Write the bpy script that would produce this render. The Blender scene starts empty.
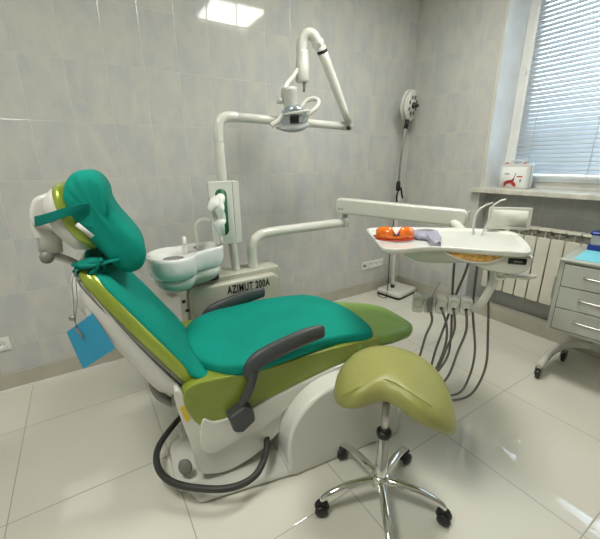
import bpy, bmesh, math, random
from mathutils import Vector, Matrix
random.seed(4)
SC = bpy.context.scene
COL = SC.collection
PI = math.pi

# ------------------------------------------------------------------ materials
def nt(name):
    m = bpy.data.materials.new(name); m.use_nodes = True
    return m, m.node_tree, m.node_tree.nodes['Principled BSDF']

def mat(name, col, rough=.5, metal=0, bump=0, bscale=60, spec=.5, coat=0, var=.06, emit=None, es=0, alpha=1, trans=0, vscale=6, bdist=.002):
    m, t, b = nt(name)
    L = t.links.new; N = t.nodes.new
    tc = N('ShaderNodeTexCoord')
    n = N('ShaderNodeTexNoise'); n.inputs['Scale'].default_value = vscale; n.inputs['Detail'].default_value = 4
    L(tc.outputs['Object'], n.inputs['Vector'])
    r = N('ShaderNodeValToRGB')
    r.color_ramp.elements[0].position = .3; r.color_ramp.elements[1].position = .7
    r.color_ramp.elements[0].color = [c*(1-var) for c in col]+[1]
    r.color_ramp.elements[1].color = [min(1, c*(1+var)) for c in col]+[1]
    L(n.outputs['Fac'], r.inputs['Fac']); L(r.outputs['Color'], b.inputs['Base Color'])
    b.inputs['Roughness'].default_value = rough; b.inputs['Metallic'].default_value = metal
    b.inputs['Specular IOR Level'].default_value = spec; b.inputs['Coat Weight'].default_value = coat
    b.inputs['Transmission Weight'].default_value = trans; b.inputs['Alpha'].default_value = alpha
    if bump:
        n2 = N('ShaderNodeTexNoise'); n2.inputs['Scale'].default_value = bscale; n2.inputs['Detail'].default_value = 3
        L(tc.outputs['Object'], n2.inputs['Vector'])
        bp = N('ShaderNodeBump'); bp.inputs['Strength'].default_value = bump; bp.inputs['Distance'].default_value = bdist
        L(n2.outputs['Fac'], bp.inputs['Height']); L(bp.outputs['Normal'], b.inputs['Normal'])
    if emit:
        b.inputs['Emission Color'].default_value = list(emit)+[1]; b.inputs['Emission Strength'].default_value = es
    return m

def tile_mat(name, axes, x0, w, y0, h, joint, ca, cb, cj, rough, streak=(2.6, 1.3), tilt=.006, nscale=3.0, spec=.5, wav=.0, ramp=(.35, .65)):
    """glazed tile: grid joints from object coordinates, marbled per tile, each tile very slightly out of plane"""
    m, t, b = nt(name)
    L = t.links.new; N = t.nodes.new
    def M(op, a, c=None, d=None):
        n = N('ShaderNodeMath'); n.operation = op
        for i, v in enumerate((a, c, d)):
            if v is None: continue
            if isinstance(v, (int, float)): n.inputs[i].default_value = v
            else: L(v, n.inputs[i])
        return n.outputs[0]
    tc = N('ShaderNodeTexCoord'); sp = N('ShaderNodeSeparateXYZ'); L(tc.outputs['Object'], sp.inputs[0])
    gx = M('DIVIDE', M('SUBTRACT', sp.outputs[axes[0]], x0), w); gy = M('DIVIDE', M('SUBTRACT', sp.outputs[axes[1]], y0), h)
    def edge(g, s): return M('MULTIPLY', M('SUBTRACT', .5, M('ABSOLUTE', M('SUBTRACT', M('FRACT', g), .5))), s)
    dist = M('MINIMUM', edge(gx, w), edge(gy, h))
    jm = M('LESS_THAN', dist, joint/2)
    ix, iy = M('FLOOR', gx), M('FLOOR', gy)
    cx = N('ShaderNodeCombineXYZ'); L(ix, cx.inputs[0]); L(iy, cx.inputs[1])
    wn = N('ShaderNodeTexWhiteNoise'); wn.noise_dimensions = '3D'; L(cx.outputs[0], wn.inputs['Vector'])
    # marbling
    c2 = N('ShaderNodeCombineXYZ'); L(M('MULTIPLY', gx, w*streak[0]), c2.inputs[0]); L(M('MULTIPLY', gy, h*streak[1]), c2.inputs[1])
    vs = N('ShaderNodeVectorMath'); vs.operation = 'MULTIPLY_ADD'; L(wn.outputs['Color'], vs.inputs[0]); vs.inputs[1].default_value = (20, 20, 20); L(c2.outputs[0], vs.inputs[2])
    n = N('ShaderNodeTexNoise'); n.inputs['Scale'].default_value = nscale; n.inputs['Detail'].default_value = 5; n.inputs['Roughness'].default_value = .6; n.inputs['Distortion'].default_value = .35
    L(vs.outputs[0], n.inputs['Vector'])
    r = N('ShaderNodeValToRGB'); r.color_ramp.elements[0].position = ramp[0]; r.color_ramp.elements[1].position = ramp[1]
    r.color_ramp.elements[0].color = list(ca)+[1]; r.color_ramp.elements[1].color = list(cb)+[1]
    L(n.outputs['Fac'], r.inputs['Fac'])
    mx = N('ShaderNodeMix'); mx.data_type = 'RGBA'; L(jm, mx.inputs[0]); L(r.outputs['Color'], mx.inputs[6]); mx.inputs[7].default_value = list(cj)+[1]
    L(mx.outputs[2], b.inputs['Base Color'])
    rr = M('ADD', M('MULTIPLY', jm, .6), rough); L(rr, b.inputs['Roughness'])
    b.inputs['Specular IOR Level'].default_value = spec
    # per tile tilt + pillow edge
    g = N('ShaderNodeNewGeometry')
    s1 = N('ShaderNodeVectorMath'); s1.operation = 'SUBTRACT'; L(wn.outputs['Color'], s1.inputs[0]); s1.inputs[1].default_value = (.5, .5, .5)
    s2 = N('ShaderNodeVectorMath'); s2.operation = 'MULTIPLY_ADD'; L(s1.outputs[0], s2.inputs[0]); s2.inputs[1].default_value = (tilt, tilt, tilt); L(g.outputs['Normal'], s2.inputs[2])
    s3 = N('ShaderNodeVectorMath'); s3.operation = 'NORMALIZE'; L(s2.outputs[0], s3.inputs[0])
    hgt = M('MINIMUM', M('DIVIDE', dist, .004), 1.0)
    n3 = N('ShaderNodeTexNoise'); n3.inputs['Scale'].default_value = 9; L(tc.outputs['Object'], n3.inputs['Vector'])
    hh = M('ADD', hgt, M('MULTIPLY', n3.outputs['Fac'], wav))
    bp = N('ShaderNodeBump'); bp.inputs['Strength'].default_value = .5; bp.inputs['Distance'].default_value = .002
    L(hh, bp.inputs['Height']); L(s3.outputs[0], bp.inputs['Normal']); L(bp.outputs['Normal'], b.inputs['Normal'])
    return m

WA, WB, WJ = (.50, .515, .51), (.60, .59, .535), (.63, .62, .58)
M = dict(
 wall_tile_back=tile_mat('wall tile back', (0, 2), -2.9961, .2055, 1.2333, .3165, .0022, WA, WB, WJ, .07, spec=.28),
 wall_tile_side=tile_mat('wall tile side', (1, 2), 0.0, .2055, 1.2333, .3165, .0022, WA, WB, WJ, .10, spec=.22),
 floor_tile=tile_mat('floor tile', (0, 1), -3.2846, .6, -.4494, .6, .0035, (.70, .685, .60), (.74, .725, .64), (.36, .34, .28), .02, spec=1.0, streak=(1, 1), tilt=.004, nscale=1.5, wav=.6),
 skirt=mat('skirting tile', (.47, .45, .37), .2, var=.08),
 niche=tile_mat('shaded niche tile', (1, 2), 0.0, .2055, 1.2333, .3165, .0028, (.36, .37, .36), (.42, .42, .39), (.47, .46, .42), .15),  # wall tile again, with the shade of the recess put into darker colours
 ceiling=mat('ceiling paint', (.78, .77, .72), .8),
 reveal=mat('reveal plaster', (.78, .80, .80), .55, bump=.2, bscale=30),
 sill=mat('sill stone', (.62, .60, .52), .3, var=.18, vscale=14),
 upvc=mat('white window plastic', (.80, .80, .76), .3),
 slat=mat('blind slat', (.62, .66, .69), .45, trans=0),
 trim=mat('metal tile trim', (.72, .70, .6), .3, metal=.3),
 white=mat('cream white plastic', (.70, .70, .635), .22, coat=.3, var=.02),
 white2=mat('white enamel', (.72, .725, .67), .16, coat=.4, var=.02),
 cream=mat('cream plastic', (.53, .525, .43), .3, var=.03),
 shell=mat('white backrest shell', (.66, .655, .61), .3, var=.03),
 ceramic=mat('white ceramic', (.79, .80, .77), .07, coat=.8, var=.02),
 greycap=mat('grey plastic', (.22, .215, .19), .4),
 darkgrey=mat('dark grey armrest plastic', (.052, .058, .06), .45, bump=.15, bscale=300, var=.1),
 black=mat('black plastic', (.012, .012, .012), .4),
 hose=mat('dark hose rubber', (.035, .035, .032), .5),
 tube=mat('grey silicone hose', (.16, .16, .14), .4),
 chrome=mat('chrome', (.78, .77, .74), .09, metal=1, var=.02),
 steel=mat('brushed steel', (.45, .44, .42), .3, metal=1),
 green=mat('olive green vinyl', (.235, .30, .035), .32, coat=.15, bump=.12, bscale=220, var=.07),
 greenlt=mat('green vinyl leg rest', (.22, .37, .07), .38, bump=.12, bscale=220, var=.06),
 lime=mat('pearl lime vinyl', (.33, .42, .055), .27, metal=.35, coat=.3, var=.06),
 stool=mat('olive stool vinyl', (.32, .325, .095), .42, bump=.15, bscale=260, var=.05),
 seam=mat('dark seam thread', (.16, .17, .03), .6),
 teal=mat('teal stretch cotton', (.0, .27, .205), .8, bump=.8, bscale=11, var=.08, bdist=.006, spec=.25),
 tealdk=mat('teal cotton strap', (.0, .17, .135), .8, bump=.5, bscale=30, var=.1, bdist=.004, spec=.2),
 tag=mat('white fabric tag', (.7, .7, .65), .7),
 card=mat('blue plastic card', (.03, .36, .60), .3, var=.03),
 yellow=mat('yellow sticker', (.75, .55, .03), .5),
 orange=mat('orange lens', (1.0, .20, .01), .15, var=.03, coat=.5, trans=.1),
 mauve=mat('lilac grey plastic', (.34, .34, .44), .35),
 amber=mat('amber silicone mat', (.78, .43, .12), .6, var=.35, vscale=60),
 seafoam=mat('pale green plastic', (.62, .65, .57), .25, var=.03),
 letter=mat('black lettering', (.01, .01, .01), .5),
 red=mat('red print', (.5, .05, .04), .5, var=.3, vscale=30),
 cyan=mat('cyan tray liner', (.22, .68, .80), .6),
 navy=mat('navy plastic', (.005, .03, .26), .3),
 clear=mat('clear cup plastic', (.8, .82, .82), .15, trans=.6),
 paper=mat('white paper tissue', (.82, .84, .80), .8, bump=.5, bscale=40),
 cupgreen=mat('dark green plastic', (.0, .12, .035), .4),
 rad=mat('radiator enamel', (.70, .68, .58), .35),
 raddk=mat('radiator inner metal', (.40, .39, .34), .5),
 cab=mat('grey white cabinet enamel', (.50, .515, .46), .35, var=.02),
 cabgap=mat('painted drawer gap shadow', (.10, .10, .09), .7),  # dark colour painting the shade between the drawer fronts
 reflector=mat('mirror reflector', (.62, .70, .78), .12, metal=.8),
 lampw=mat('white lamp plastic', (.66, .66, .61), .3),
 leds=mat('dark led face', (.10, .10, .09), .3),
 rug=mat('black rubber foot', (.02, .02, .02), .6),
 outside=mat('pale facade outside', (.6, .65, .7), .8),
)
def panel_mat():
    m, t, b = nt('ceiling light diffuser')
    b.inputs['Base Color'].default_value = (.9, .9, .9, 1)
    b.inputs['Emission Color'].default_value = (1, .98, .91, 1); b.inputs['Emission Strength'].default_value = 28.0
    return m
M['panel'] = panel_mat()
def glass_mat():
    m = bpy.data.materials.new('window glass'); m.use_nodes = True; t = m.node_tree; t.nodes.clear()
    o = t.nodes.new('ShaderNodeOutputMaterial'); mx = t.nodes.new('ShaderNodeMixShader'); a = t.nodes.new('ShaderNodeBsdfTransparent'); g = t.nodes.new('ShaderNodeBsdfGlossy')
    g.inputs['Roughness'].default_value = .02; f = t.nodes.new('ShaderNodeFresnel'); f.inputs[0].default_value = 1.45
    L = t.links.new; L(f.outputs[0], mx.inputs[0]); L(a.outputs[0], mx.inputs[1]); L(g.outputs[0], mx.inputs[2]); L(mx.outputs[0], o.inputs[0])
    return m
M['glass'] = glass_mat()

# ------------------------------------------------------------------ builders
ORG = {}
def thing(name, label, cat, loc=(0, 0, 0), rz=0, group=None):
    o = bpy.data.objects.new(name, None); o.empty_display_size = .1; COL.objects.link(o)
    o.location = loc; o.rotation_euler = (0, 0, rz); o['label'] = label; o['category'] = cat
    if group: o['group'] = group
    ORG[o.name] = Vector(loc) if rz == 0 else Vector((0, 0, 0))
    return o
def obj(name, bm, m, parent=None, smooth=True, bevel=0, seg=3, sub=0, label=None, world=True, fixn=True):
    """one mesh object; under an unrotated parent the shape is given in world coordinates"""
    off = ORG.get(parent.name, Vector()) if parent else Vector()
    if world: bmesh.ops.translate(bm, verts=bm.verts, vec=-off)
    if fixn: bmesh.ops.recalc_face_normals(bm, faces=bm.faces)
    me = bpy.data.meshes.new(name); bm.to_mesh(me); bm.free()
    me.materials.append(M[m] if isinstance(m, str) else m)
    o = bpy.data.objects.new(name, me); COL.objects.link(o)
    if parent: o.parent = parent
    ORG[o.name] = off
    if smooth:
        for p in me.polygons: p.use_smooth = True
    if bevel:
        b = o.modifiers.new('bevel', 'BEVEL'); b.width = bevel; b.segments = seg; b.limit_method = 'ANGLE'; b.angle_limit = .6; b.use_clamp_overlap = True; b.harden_normals = True
    if sub:
        s = o.modifiers.new('sub', 'SUBSURF'); s.levels = sub; s.render_levels = sub
    if label: o['label'] = label
    return o
def tag(o, label, cat, group=None):
    o['label'] = label; o['category'] = cat
    if group: o['group'] = group
    return o
def struct(name, bm, m, bevel=0, **k):
    o = obj(name, bm, m, smooth=bool(bevel), bevel=bevel, **k); o['kind'] = 'structure'; return o
def box(x0, x1, y0, y1, z0, z1, bm=None):
    bm = bm or bmesh.new()
    v = [bm.verts.new((x, y, z)) for x in (x0, x1) for y in (y0, y1) for z in (z0, z1)]
    for f in ((0, 1, 3, 2), (4, 6, 7, 5), (0, 4, 5, 1), (2, 3, 7, 6), (0, 2, 6, 4), (1, 5, 7, 3)): bm.faces.new([v[i] for i in f])
    return bm
def obox(c, ax, ay, az, sx, sy, sz, bm=None):
    """oriented box, centre c, unit axes and full sizes"""
    bm = bm or bmesh.new(); c, ax, ay, az = map(Vector, (c, ax, ay, az))
    v = [bm.verts.new(c+ax*(sx/2*i)+ay*(sy/2*j)+az*(sz/2*k)) for i in (-1, 1) for j in (-1, 1) for k in (-1, 1)]
    for f in ((0, 1, 3, 2), (4, 6, 7, 5), (0, 4, 5, 1), (2, 3, 7, 6), (0, 2, 6, 4), (1, 5, 7, 3)): bm.faces.new([v[i] for i in f])
    return bm
def spline(pts, n=8, closed=False):
    P = [Vector(p) for p in pts]; out = []; N = len(P)
    rng = range(N) if closed else range(N-1)
    for i in rng:
        if closed: a, b, c, d = P[(i-1) % N], P[i], P[(i+1) % N], P[(i+2) % N]
        else: a, b, c, d = P[max(i-1, 0)], P[i], P[i+1], P[min(i+2, N-1)]
        for k in range(n):
            t = k/n
            out.append(.5*((2*b)+(c-a)*t+(2*a-5*b+4*c-d)*t*t+(3*b-a-3*c+d)*t**3))
    if not closed: out.append(P[-1])
    return out
def tube(pts, r, bm=None, n=12, cap=True, smooth=8, flat=1.0, up=None):
    """swept tube; r number or list per control point; flat squashes the section along the frame's second axis"""
    bm = bm or bmesh.new()
    P = [Vector(p) for p in pts]
    if smooth:
        R = r if isinstance(r, (list, tuple)) else [r]*len(P)
        PR = spline([(p.x, p.y, p.z) for p in P], smooth)
        RR = []
        for i in range(len(P)-1):
            for k in range(smooth): RR.append(R[i]+(R[i+1]-R[i])*k/smooth)
        RR.append(R[-1]); P = PR
    else: RR = r if isinstance(r, (list, tuple)) else [r]*len(P)
    T = []
    for i in range(len(P)):
        a, b = P[max(i-1, 0)], P[min(i+1, len(P)-1)]; d = b-a
        T.append(d.normalized() if d.length > 1e-9 else Vector((0, 0, 1)))
    u = Vector(up) if up else (Vector((0, 0, 1)) if abs(T[0].z) < .9 else Vector((1, 0, 0)))
    s = T[0].cross(u).normalized(); rings = []
    for p, t, rr in zip(P, T, RR):
        s = (s-t*s.dot(t)).normalized(); w = t.cross(s)
        rings.append([bm.verts.new(p+s*(rr*math.cos(2*PI*k/n))+w*(rr*flat*math.sin(2*PI*k/n))) for k in range(n)])
    for a, b in zip(rings, rings[1:]):
        for k in range(n): bm.faces.new((a[k], a[(k+1) % n], b[(k+1) % n], b[k]))
    if cap: bm.faces.new(rings[0][::-1]); bm.faces.new(rings[-1])
    return bm
def lathe(prof, c=(0, 0, 0), axis=(0, 0, 1), n=32, bm=None, sc=(1, 1)):
    bm = bm or bmesh.new(); c = Vector(c); q = Vector((0, 0, 1)).rotation_difference(Vector(axis).normalized())
    rings = []
    for r, z in prof:
        if r < 1e-6: rings.append([bm.verts.new(c+q@Vector((0, 0, z)))])
        else: rings.append([bm.verts.new(c+q@Vector((r*sc[0]*math.cos(2*PI*k/n), r*sc[1]*math.sin(2*PI*k/n), z))) for k in range(n)])
    for a, b in zip(rings, rings[1:]):
        for k in range(n):
            A = [a[k % len(a)], a[(k+1) % len(a)]] if len(a) > 1 else [a[0]]
            B = [b[(k+1) % len(b)], b[k % len(b)]] if len(b) > 1 else [b[0]]
            f = A+B
            if len(f) > 2: bm.faces.new(f)
    if len(rings[0]) > 1: bm.faces.new(rings[0][::-1])
    if len(rings[-1]) > 1: bm.faces.new(rings[-1])
    return bm
def cyl(a, b, r, r2=None, n=24, bm=None):
    a, b = Vector(a), Vector(b); d = (b-a)
    return lathe([(r, 0), (r2 if r2 else r, d.length)], a, d, n, bm)
def prism(poly, fr, d0, d1, bm=None):
    """polygon (a,b) in frame fr=(origin, A, B, Nrm), extruded from d0 to d1 along Nrm"""
    bm = bm or bmesh.new(); o, A, B, Nn = [Vector(v) for v in fr]
    lo = [bm.verts.new(o+A*p[0]+B*p[1]+Nn*d0) for p in poly]; hi = [bm.verts.new(o+A*p[0]+B*p[1]+Nn*d1) for p in poly]
    n = len(poly)
    bm.faces.new(lo[::-1]); bm.faces.new(hi)
    for i in range(n): bm.faces.new((lo[i], lo[(i+1) % n], hi[(i+1) % n], hi[i]))
    return bm
SIDE = ((0, 0, 0), (1, 0, 0), (0, 0, 1), (0, 1, 0))      # a=u, b=z, extruded along v
def smooth2(pts, n=6): return [(p.x, p.y) for p in spline([(a, b, 0) for a, b in pts], n, True)]
def puff(outline, prof, base=lambda s, t: 0, fr=((0, 0, 0), (1, 0, 0), (0, 1, 0), (0, 0, 1)), c=None, bm=None, rings=4):
    """soft closed body over a plan outline: prof is a list of (inset metres from the edge, height); base(s,t) bends it"""
    bm = bm or bmesh.new(); o, A, B, Nn = [Vector(v) for v in fr]
    n = len(outline)
    cx = sum(p[0] for p in outline)/n if c is None else c[0]; cy = sum(p[1] for p in outline)/n if c is None else c[1]
    R = []
    def ring(ins, h, k=None):
        vs = []
        for x, y in outline:
            dx, dy = x-cx, y-cy; l = math.hypot(dx, dy); f = max(0, 1-ins/l) if k is None else k
            s, t = cx+dx*f, cy+dy*f
            vs.append(bm.verts.new(o+A*s+B*t+Nn*(h+base(s, t))))
        return vs
    mini = min(math.hypot(x-cx, y-cy) for x, y in outline)
    b0 = prof[0]; f0 = 1-b0[0]/mini
    for k in range(1, rings+1): R.append(ring(0, b0[1], f0*k/(rings+1)))
    for i, h in prof: R.append(ring(i, h))
    b1 = prof[-1]; f1 = 1-b1[0]/mini
    for k in range(rings, 0, -1): R.append(ring(0, b1[1], f1*k/(rings+1)))
    for a, b in zip(R, R[1:]):
        for k in range(n): bm.faces.new((a[k], a[(k+1) % n], b[(k+1) % n], b[k]))
    for rr, h, rev in ((R[0], b0[1], True), (R[-1], b1[1], False)):
        v = bm.verts.new(o+A*cx+B*cy+Nn*(h+base(cx, cy)))
        for k in range(n): bm.faces.new((rr[k], rr[(k+1) % n], v) if not rev else (rr[(k+1) % n], rr[k], v))
    return bm
def rrect(w, h, r, n=6, cx=0, cy=0):
    out = []
    for (sx, sy, a0) in ((1, 1, 0), (-1, 1, PI/2), (-1, -1, PI), (1, -1, 3*PI/2)):
        for k in range(n+1):
            a = a0+PI/2*k/n; out.append((cx+sx*(w/2-r)+r*math.cos(a), cy+sy*(h/2-r)+r*math.sin(a)))
    return out
def circ(r, n=32, cx=0, cy=0, ry=None): return [(cx+r*math.cos(2*PI*k/n), cy+(ry or r)*math.sin(2*PI*k/n)) for k in range(n)]

# ------------------------------------------------------------------ room
XL, YB, H = -4.9, -4.9, 2.8
struct('floor', box(XL, .45, YB, 0, -.1, 0), 'floor_tile')
struct('ceiling', box(XL-.1, .6, YB-.1, .1, H, H+.1), 'ceiling')
struct('wall_back', box(XL-.1, .6, 0, .12, -.1, H), 'wall_tile_back')
struct('wall_left', box(XL-.12, XL, YB, 0, -.1, H), 'wall_tile_side')
struct('wall_front', box(XL-.1, .6, YB-.12, YB, -.1, H), 'wall_tile_back')
# right wall: window opening y -2.35..-0.8, z 1.06..2.65, shallow radiator niche below
WY0, WY1, WZ0, WZ1, WD = -2.45, -.80, 1.06, 2.66, .36
bm = bmesh.new()
box(0, .5, WY1, 0, -.1, H, bm); box(0, .5, YB, WY0, -.1, H, bm); box(0, .5, WY0, WY1, WZ1, H, bm)
struct('wall_right', bm, 'wall_tile_side')
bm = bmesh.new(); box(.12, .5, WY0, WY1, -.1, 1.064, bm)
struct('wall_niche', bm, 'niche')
struct('baseboard_back', box(XL, 0, -.012, 0, 0, .112), 'skirt', bevel=.002)
struct('baseboard_right', box(-.012, 0, WY1, -.012, 0, .112), 'skirt', bevel=.002)
struct('baseboard_niche', box(.01, .12, WY0, WY1, 0, .112), 'skirt', bevel=.002)
struct('trim_1', box(XL, -.012, -.022, -.012, 0, .012), 'upvc')
# reveal plaster + metal corner bead
bm = bmesh.new(); box(.0, WD, WY1-.008, WY1, WZ0, WZ1, bm); box(.0, WD, WY0, WY0+.008, WZ0, WZ1, bm); box(0, WD, WY0, WY1, WZ1-.008, WZ1, bm)
struct('trim_2', bm, 'reveal')
bm = bmesh.new(); box(-.006, .004, WY1-.014, WY1+.004, WZ0+.02, WZ1, bm)
struct('trim_3', bm, 'trim')
struct('window_sill', box(-.055, WD, WY0-.04, WY1+.05, 1.064, 1.10), 'sill', bevel=.005)
# window
w = bmesh.new()
FX0, FX1 = WD-.07, WD
for y0, y1, z0, z1 in ((WY0, WY0+.06, 1.10, WZ1), (WY1-.07, WY1-.008, 1.10, WZ1), (WY0+.061, WY1-.071, 1.10, 1.15), (WY0+.061, WY1-.071, WZ1-.06, WZ1), (-1.68, -1.60, 1.151, WZ1-.061)):
    box(FX0, FX1, y0, y1, z0, z1, w)
win = struct('window_1', w, 'upvc', bevel=.006)
w = bmesh.new()
for ya, yb in ((WY1-.135, -1.60), (-1.68, WY0+.06)):
    lo, hi = min(ya, yb)+.0, max(ya, yb)
for (a, b) in ((-1.60, WY1-.07), (WY0+.06, -1.68)):
    for y0, y1, z0, z1 in ((a, a+.055, 1.15, WZ1-.06), (b-.055, b, 1.15, WZ1-.06), (a, b, 1.15, 1.205), (a, b, WZ1-.115, WZ1-.06)):
        box(FX0-.018, FX0+.03, y0, y1, z0, z1, w)
s = obj('window_sash', w, 'upvc', win, bevel=.005)
for (a, b) in ((-1.545, WY1-.125), (WY0+.115, -1.735)):
    obj('window_pane', box(FX0+.018, FX0+.022, a-.005, b+.005, 1.2, WZ1-.11), 'glass', s, smooth=False)
w = bmesh.new()
for z in (1.35, 1.95, 2.35): cyl((FX0-.012, WY1-.073, z), (FX0-.012, WY1-.073, z+.07), .008, bm=w)
obj('window_hinge', w, 'upvc', win)
# blinds
bl = thing('venetian_blind', 'white horizontal slat venetian blind lowered over the window', 'blind', (FX0-.05, -1.6, 2.6))
bx = FX0-.05
bm = bmesh.new(); z = 1.225
y0b, y1b = WY0+.09, WY1-.115
while z < 2.60:
    # each slat: shallow arched strip, tilted so the room side is low
    ca, sa = math.cos(.97), math.sin(.97); prev = None; w_ = .037
    for k in range(5):
        t = (k/4-.5)*w_; c = .003*(1-(2*(k/4)-1)**2)
        x = bx+t*ca-c*sa; zz = z+t*sa+c*ca
        cur = [bm.verts.new((x, y0b, zz)), bm.verts.new((x, y1b, zz))]
        if prev: bm.faces.new((prev[0], prev[1], cur[1], cur[0]))
        prev = cur
    z += .030
o = obj('slats', bm, 'slat', bl, fixn=False)
so = o.modifiers.new('solid', 'SOLIDIFY'); so.thickness = .0008
obj('bottom_rail', box(bx-.014, bx+.014, y0b, y1b, 1.185, 1.203), 'upvc', bl, bevel=.004)
obj('head_rail', box(bx-.016, bx+.016, y0b, y1b, 2.60, 2.645), 'upvc', bl, bevel=.003)
for yy in (-1.03, -1.43, -1.85, -2.22):
    obj('lift_cord', tube([(bx-.02, yy, 1.2), (bx-.02, yy, 1.9), (bx-.02, yy, 2.6)], .0022, n=6, smooth=1), 'upvc', bl)
# ceiling lights
first = None
for i, (x, y, lab) in enumerate(((-1.20, -1.45, 'square recessed ceiling light nearest the window corner'), (-3.4, -1.85, 'square recessed ceiling light over the head end of the chair'),
                  )):
    t = thing('ceiling_light', lab, 'light', (x, y, H), group='recessed ceiling lights')
    f = bmesh.new()
    for a, b, c, d in ((-.3, .3, -.3, -.28), (-.3, .3, .28, .3), (-.3, -.28, -.28, .28), (.28, .3, -.28, .28)): box(x+a, x+b, y+c, y+d, H-.014, H-.002, f)
    obj('frame', f, 'upvc', t, smooth=False)
    obj('diffuser', box(x-.28, x+.28, y-.28, y+.28, H-.009, H-.003), 'panel', t, smooth=False)

# ------------------------------------------------------------------ sockets
def socket(name, label, x, z, n, dev=True):
    t = thing(name, label, 'socket', (x, 0, z))
    W = .074*n
    obj('plate', box(x-W/2, x+W/2, -.010, 0, z-.042, z+.042), 'upvc', t, bevel=.003)
    for k in range(n):
        xc = x-W/2+.074*(k+.5)
        if n > 1 and k == 0:
            obj('data_port', box(xc-.018, xc+.018, -.013, -.009, z-.01, z+.014), 'greycap', t)
            continue
        s = obj('socket_insert', lathe([(.026, 0), (.028, .006), (.026, .008), (.021, .008), (.019, .002), (0, .002)], (xc, -.009, z), (0, -1, 0), 24), 'upvc', t)
        h = bmesh.new()
        for dx in (-.009, .009): cyl((xc+dx, -.010, z), (xc+dx, -.0125, z), .003, n=10, bm=h)
        obj('pin_hole', h, 'black', s)
socket('wall_socket', 'row of four white wall sockets low on the back wall beside the lamp stand', -.408, .307, 4)
socket('wall_socket', 'single white wall socket low at the far left of the tiled wall', -3.372, .307, 1)
t = thing('junction_box', 'small beige junction box on the wall below the rinsing bowl', 'junction box', (-2.36, 0, .52))
obj('box_body', box(-2.44, -2.33, -.05, 0, .44, .57), 'cream', t, bevel=.008)
obj('cable_entry', box(-2.42, -2.38, -.035, -.005, .57, .62), 'cream', t, bevel=.004)
h = bmesh.new()
for dx in (.0, .022, .044): cyl((-2.415+dx, -.049, .465), (-2.415+dx, -.053, .465), .004, n=8, bm=h)
obj('screw', h, 'greycap', t)

# ------------------------------------------------------------------ radiator
t = thing('radiator', 'cream sectional radiator under the window sill', 'radiator', (.06, -1.6, .27))
ny = 15; p = .092
for k in range(ny):
    yc = -.96-p*k
    if yc < WY0+.05: break
    bm = bmesh.new()
    # front face column panel
    prism(rrect(.084, .50, .012, 3, 0, 0), ((.035, yc, .515), (0, 1, 0), (0, 0, 1), (1, 0, 0)), -.018, -.006, bm)
    # top cap
    box(-.0, .085, yc-.043, yc+.043, .815, .832, bm)
    box(.03, .08, yc-.006, yc+.006, .29, .82, bm)
    obj('section', bm, 'rad', t, bevel=.005, seg=2)
bm = bmesh.new()
for k in range(ny):
    yc = -.96-p*k
    if yc < WY0+.05: break
    lathe([(.0, -.036), (.018, -.036), (.021, -.02), (.021, .02), (.018, .036), (0, .036)], (.055, yc, .79), (0, 1, 0), 14, bm)
obj('header_pipe', bm, 'raddk', t)
obj('header_pipe', cyl((.055, WY0+.1, .30), (.055, -.93, .30), .02, n=14), 'raddk', t)
bm = bmesh.new(); box(.04, .075, WY0+.15, -.98, .3, .78, bm)
obj('inner_core', bm, 'raddk', t)
for yy in (-1.2, -1.8): obj('wall_bracket', box(.09, .1195, yy-.01, yy+.01, .7, .76), 'raddk', t)

# ------------------------------------------------------------------ case on the sill
bxx, byy = .12, -.88
t = thing('carry_case', 'white plastic carry case with a red flower print standing on the window sill', 'case', (.17, -1.0, 1.10))
A = Vector((-.09, -.995, 0)).normalized(); Nn = Vector((-.995, .09, 0)).normalized(); o0 = Vector((.115, -.985, 1.10))
fr = (o0, A, (0, 0, 1), Nn)
obj('case_body', prism(rrect(.225, .19, .014, 4, 0, .095), fr, -.075, 0), 'white2', t, bevel=.006)
obj('lid_seam', prism(rrect(.228, .191, .014, 4, 0, .095), fr, -.036, -.033), 'greycap', t)
obj('handle', tube([o0+A*-.05+Vector((0, 0, .187))+Nn*-.03, o0+A*-.04+Vector((0, 0, .213))+Nn*-.03, o0+A*.04+Vector((0, 0, .213))+Nn*-.03, o0+A*.05+Vector((0, 0, .187))+Nn*-.03], .006, smooth=4), 'white2', t)
for s_ in (-.072, .072):
    obj('latch', obox(o0+A*s_+Vector((0, 0, .19))+Nn*-.012, A, Nn, (0, 0, 1), .02, .02, .018), 'red', t, bevel=.003)
pr = obj('printed_panel', prism(rrect(.20, .155, .004, 2, 0, .088), fr, 0, .0015), 'paper', t)
bm = bmesh.new()
for cx, cz, rx, rz, an in ((-.045, .045, .028, .013, .5), (-.02, .05, .030, .014, .2), (.012, .035, .028, .014, -.7), (-.055, .03, .022, .01, 1.2), (.0, .062, .02, .009, .9)):
    pts = [(cx+rx*math.cos(a)*math.cos(an)-rz*math.sin(a)*math.sin(an), cz+rx*math.cos(a)*math.sin(an)+rz*math.sin(a)*math.cos(an)) for a in [2*PI*k/14 for k in range(14)]]
    prism(pts, fr, .0015, .0024, bm)
prism([(.03, .088), (.075, .088), (.075, .098), (.03, .098)], fr, .0015, .0024, bm)
obj('red_flower', bm, 'red', pr, smooth=False)
for nm, pl_ in (('dark_stem', [(-.002, .05), (.004, .05), (.022, .118), (.018, .12)]), ('dark_caption', [(-.07, .108), (-.03, .108), (-.03, .114), (-.07, .114)]), ('dark_bottle_print', [(.06, .05), (.066, .05), (.068, .072), (.058, .072)])):
    obj(nm, prism(pl_, fr, .0015, .0028), 'black', pr, smooth=False)

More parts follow.
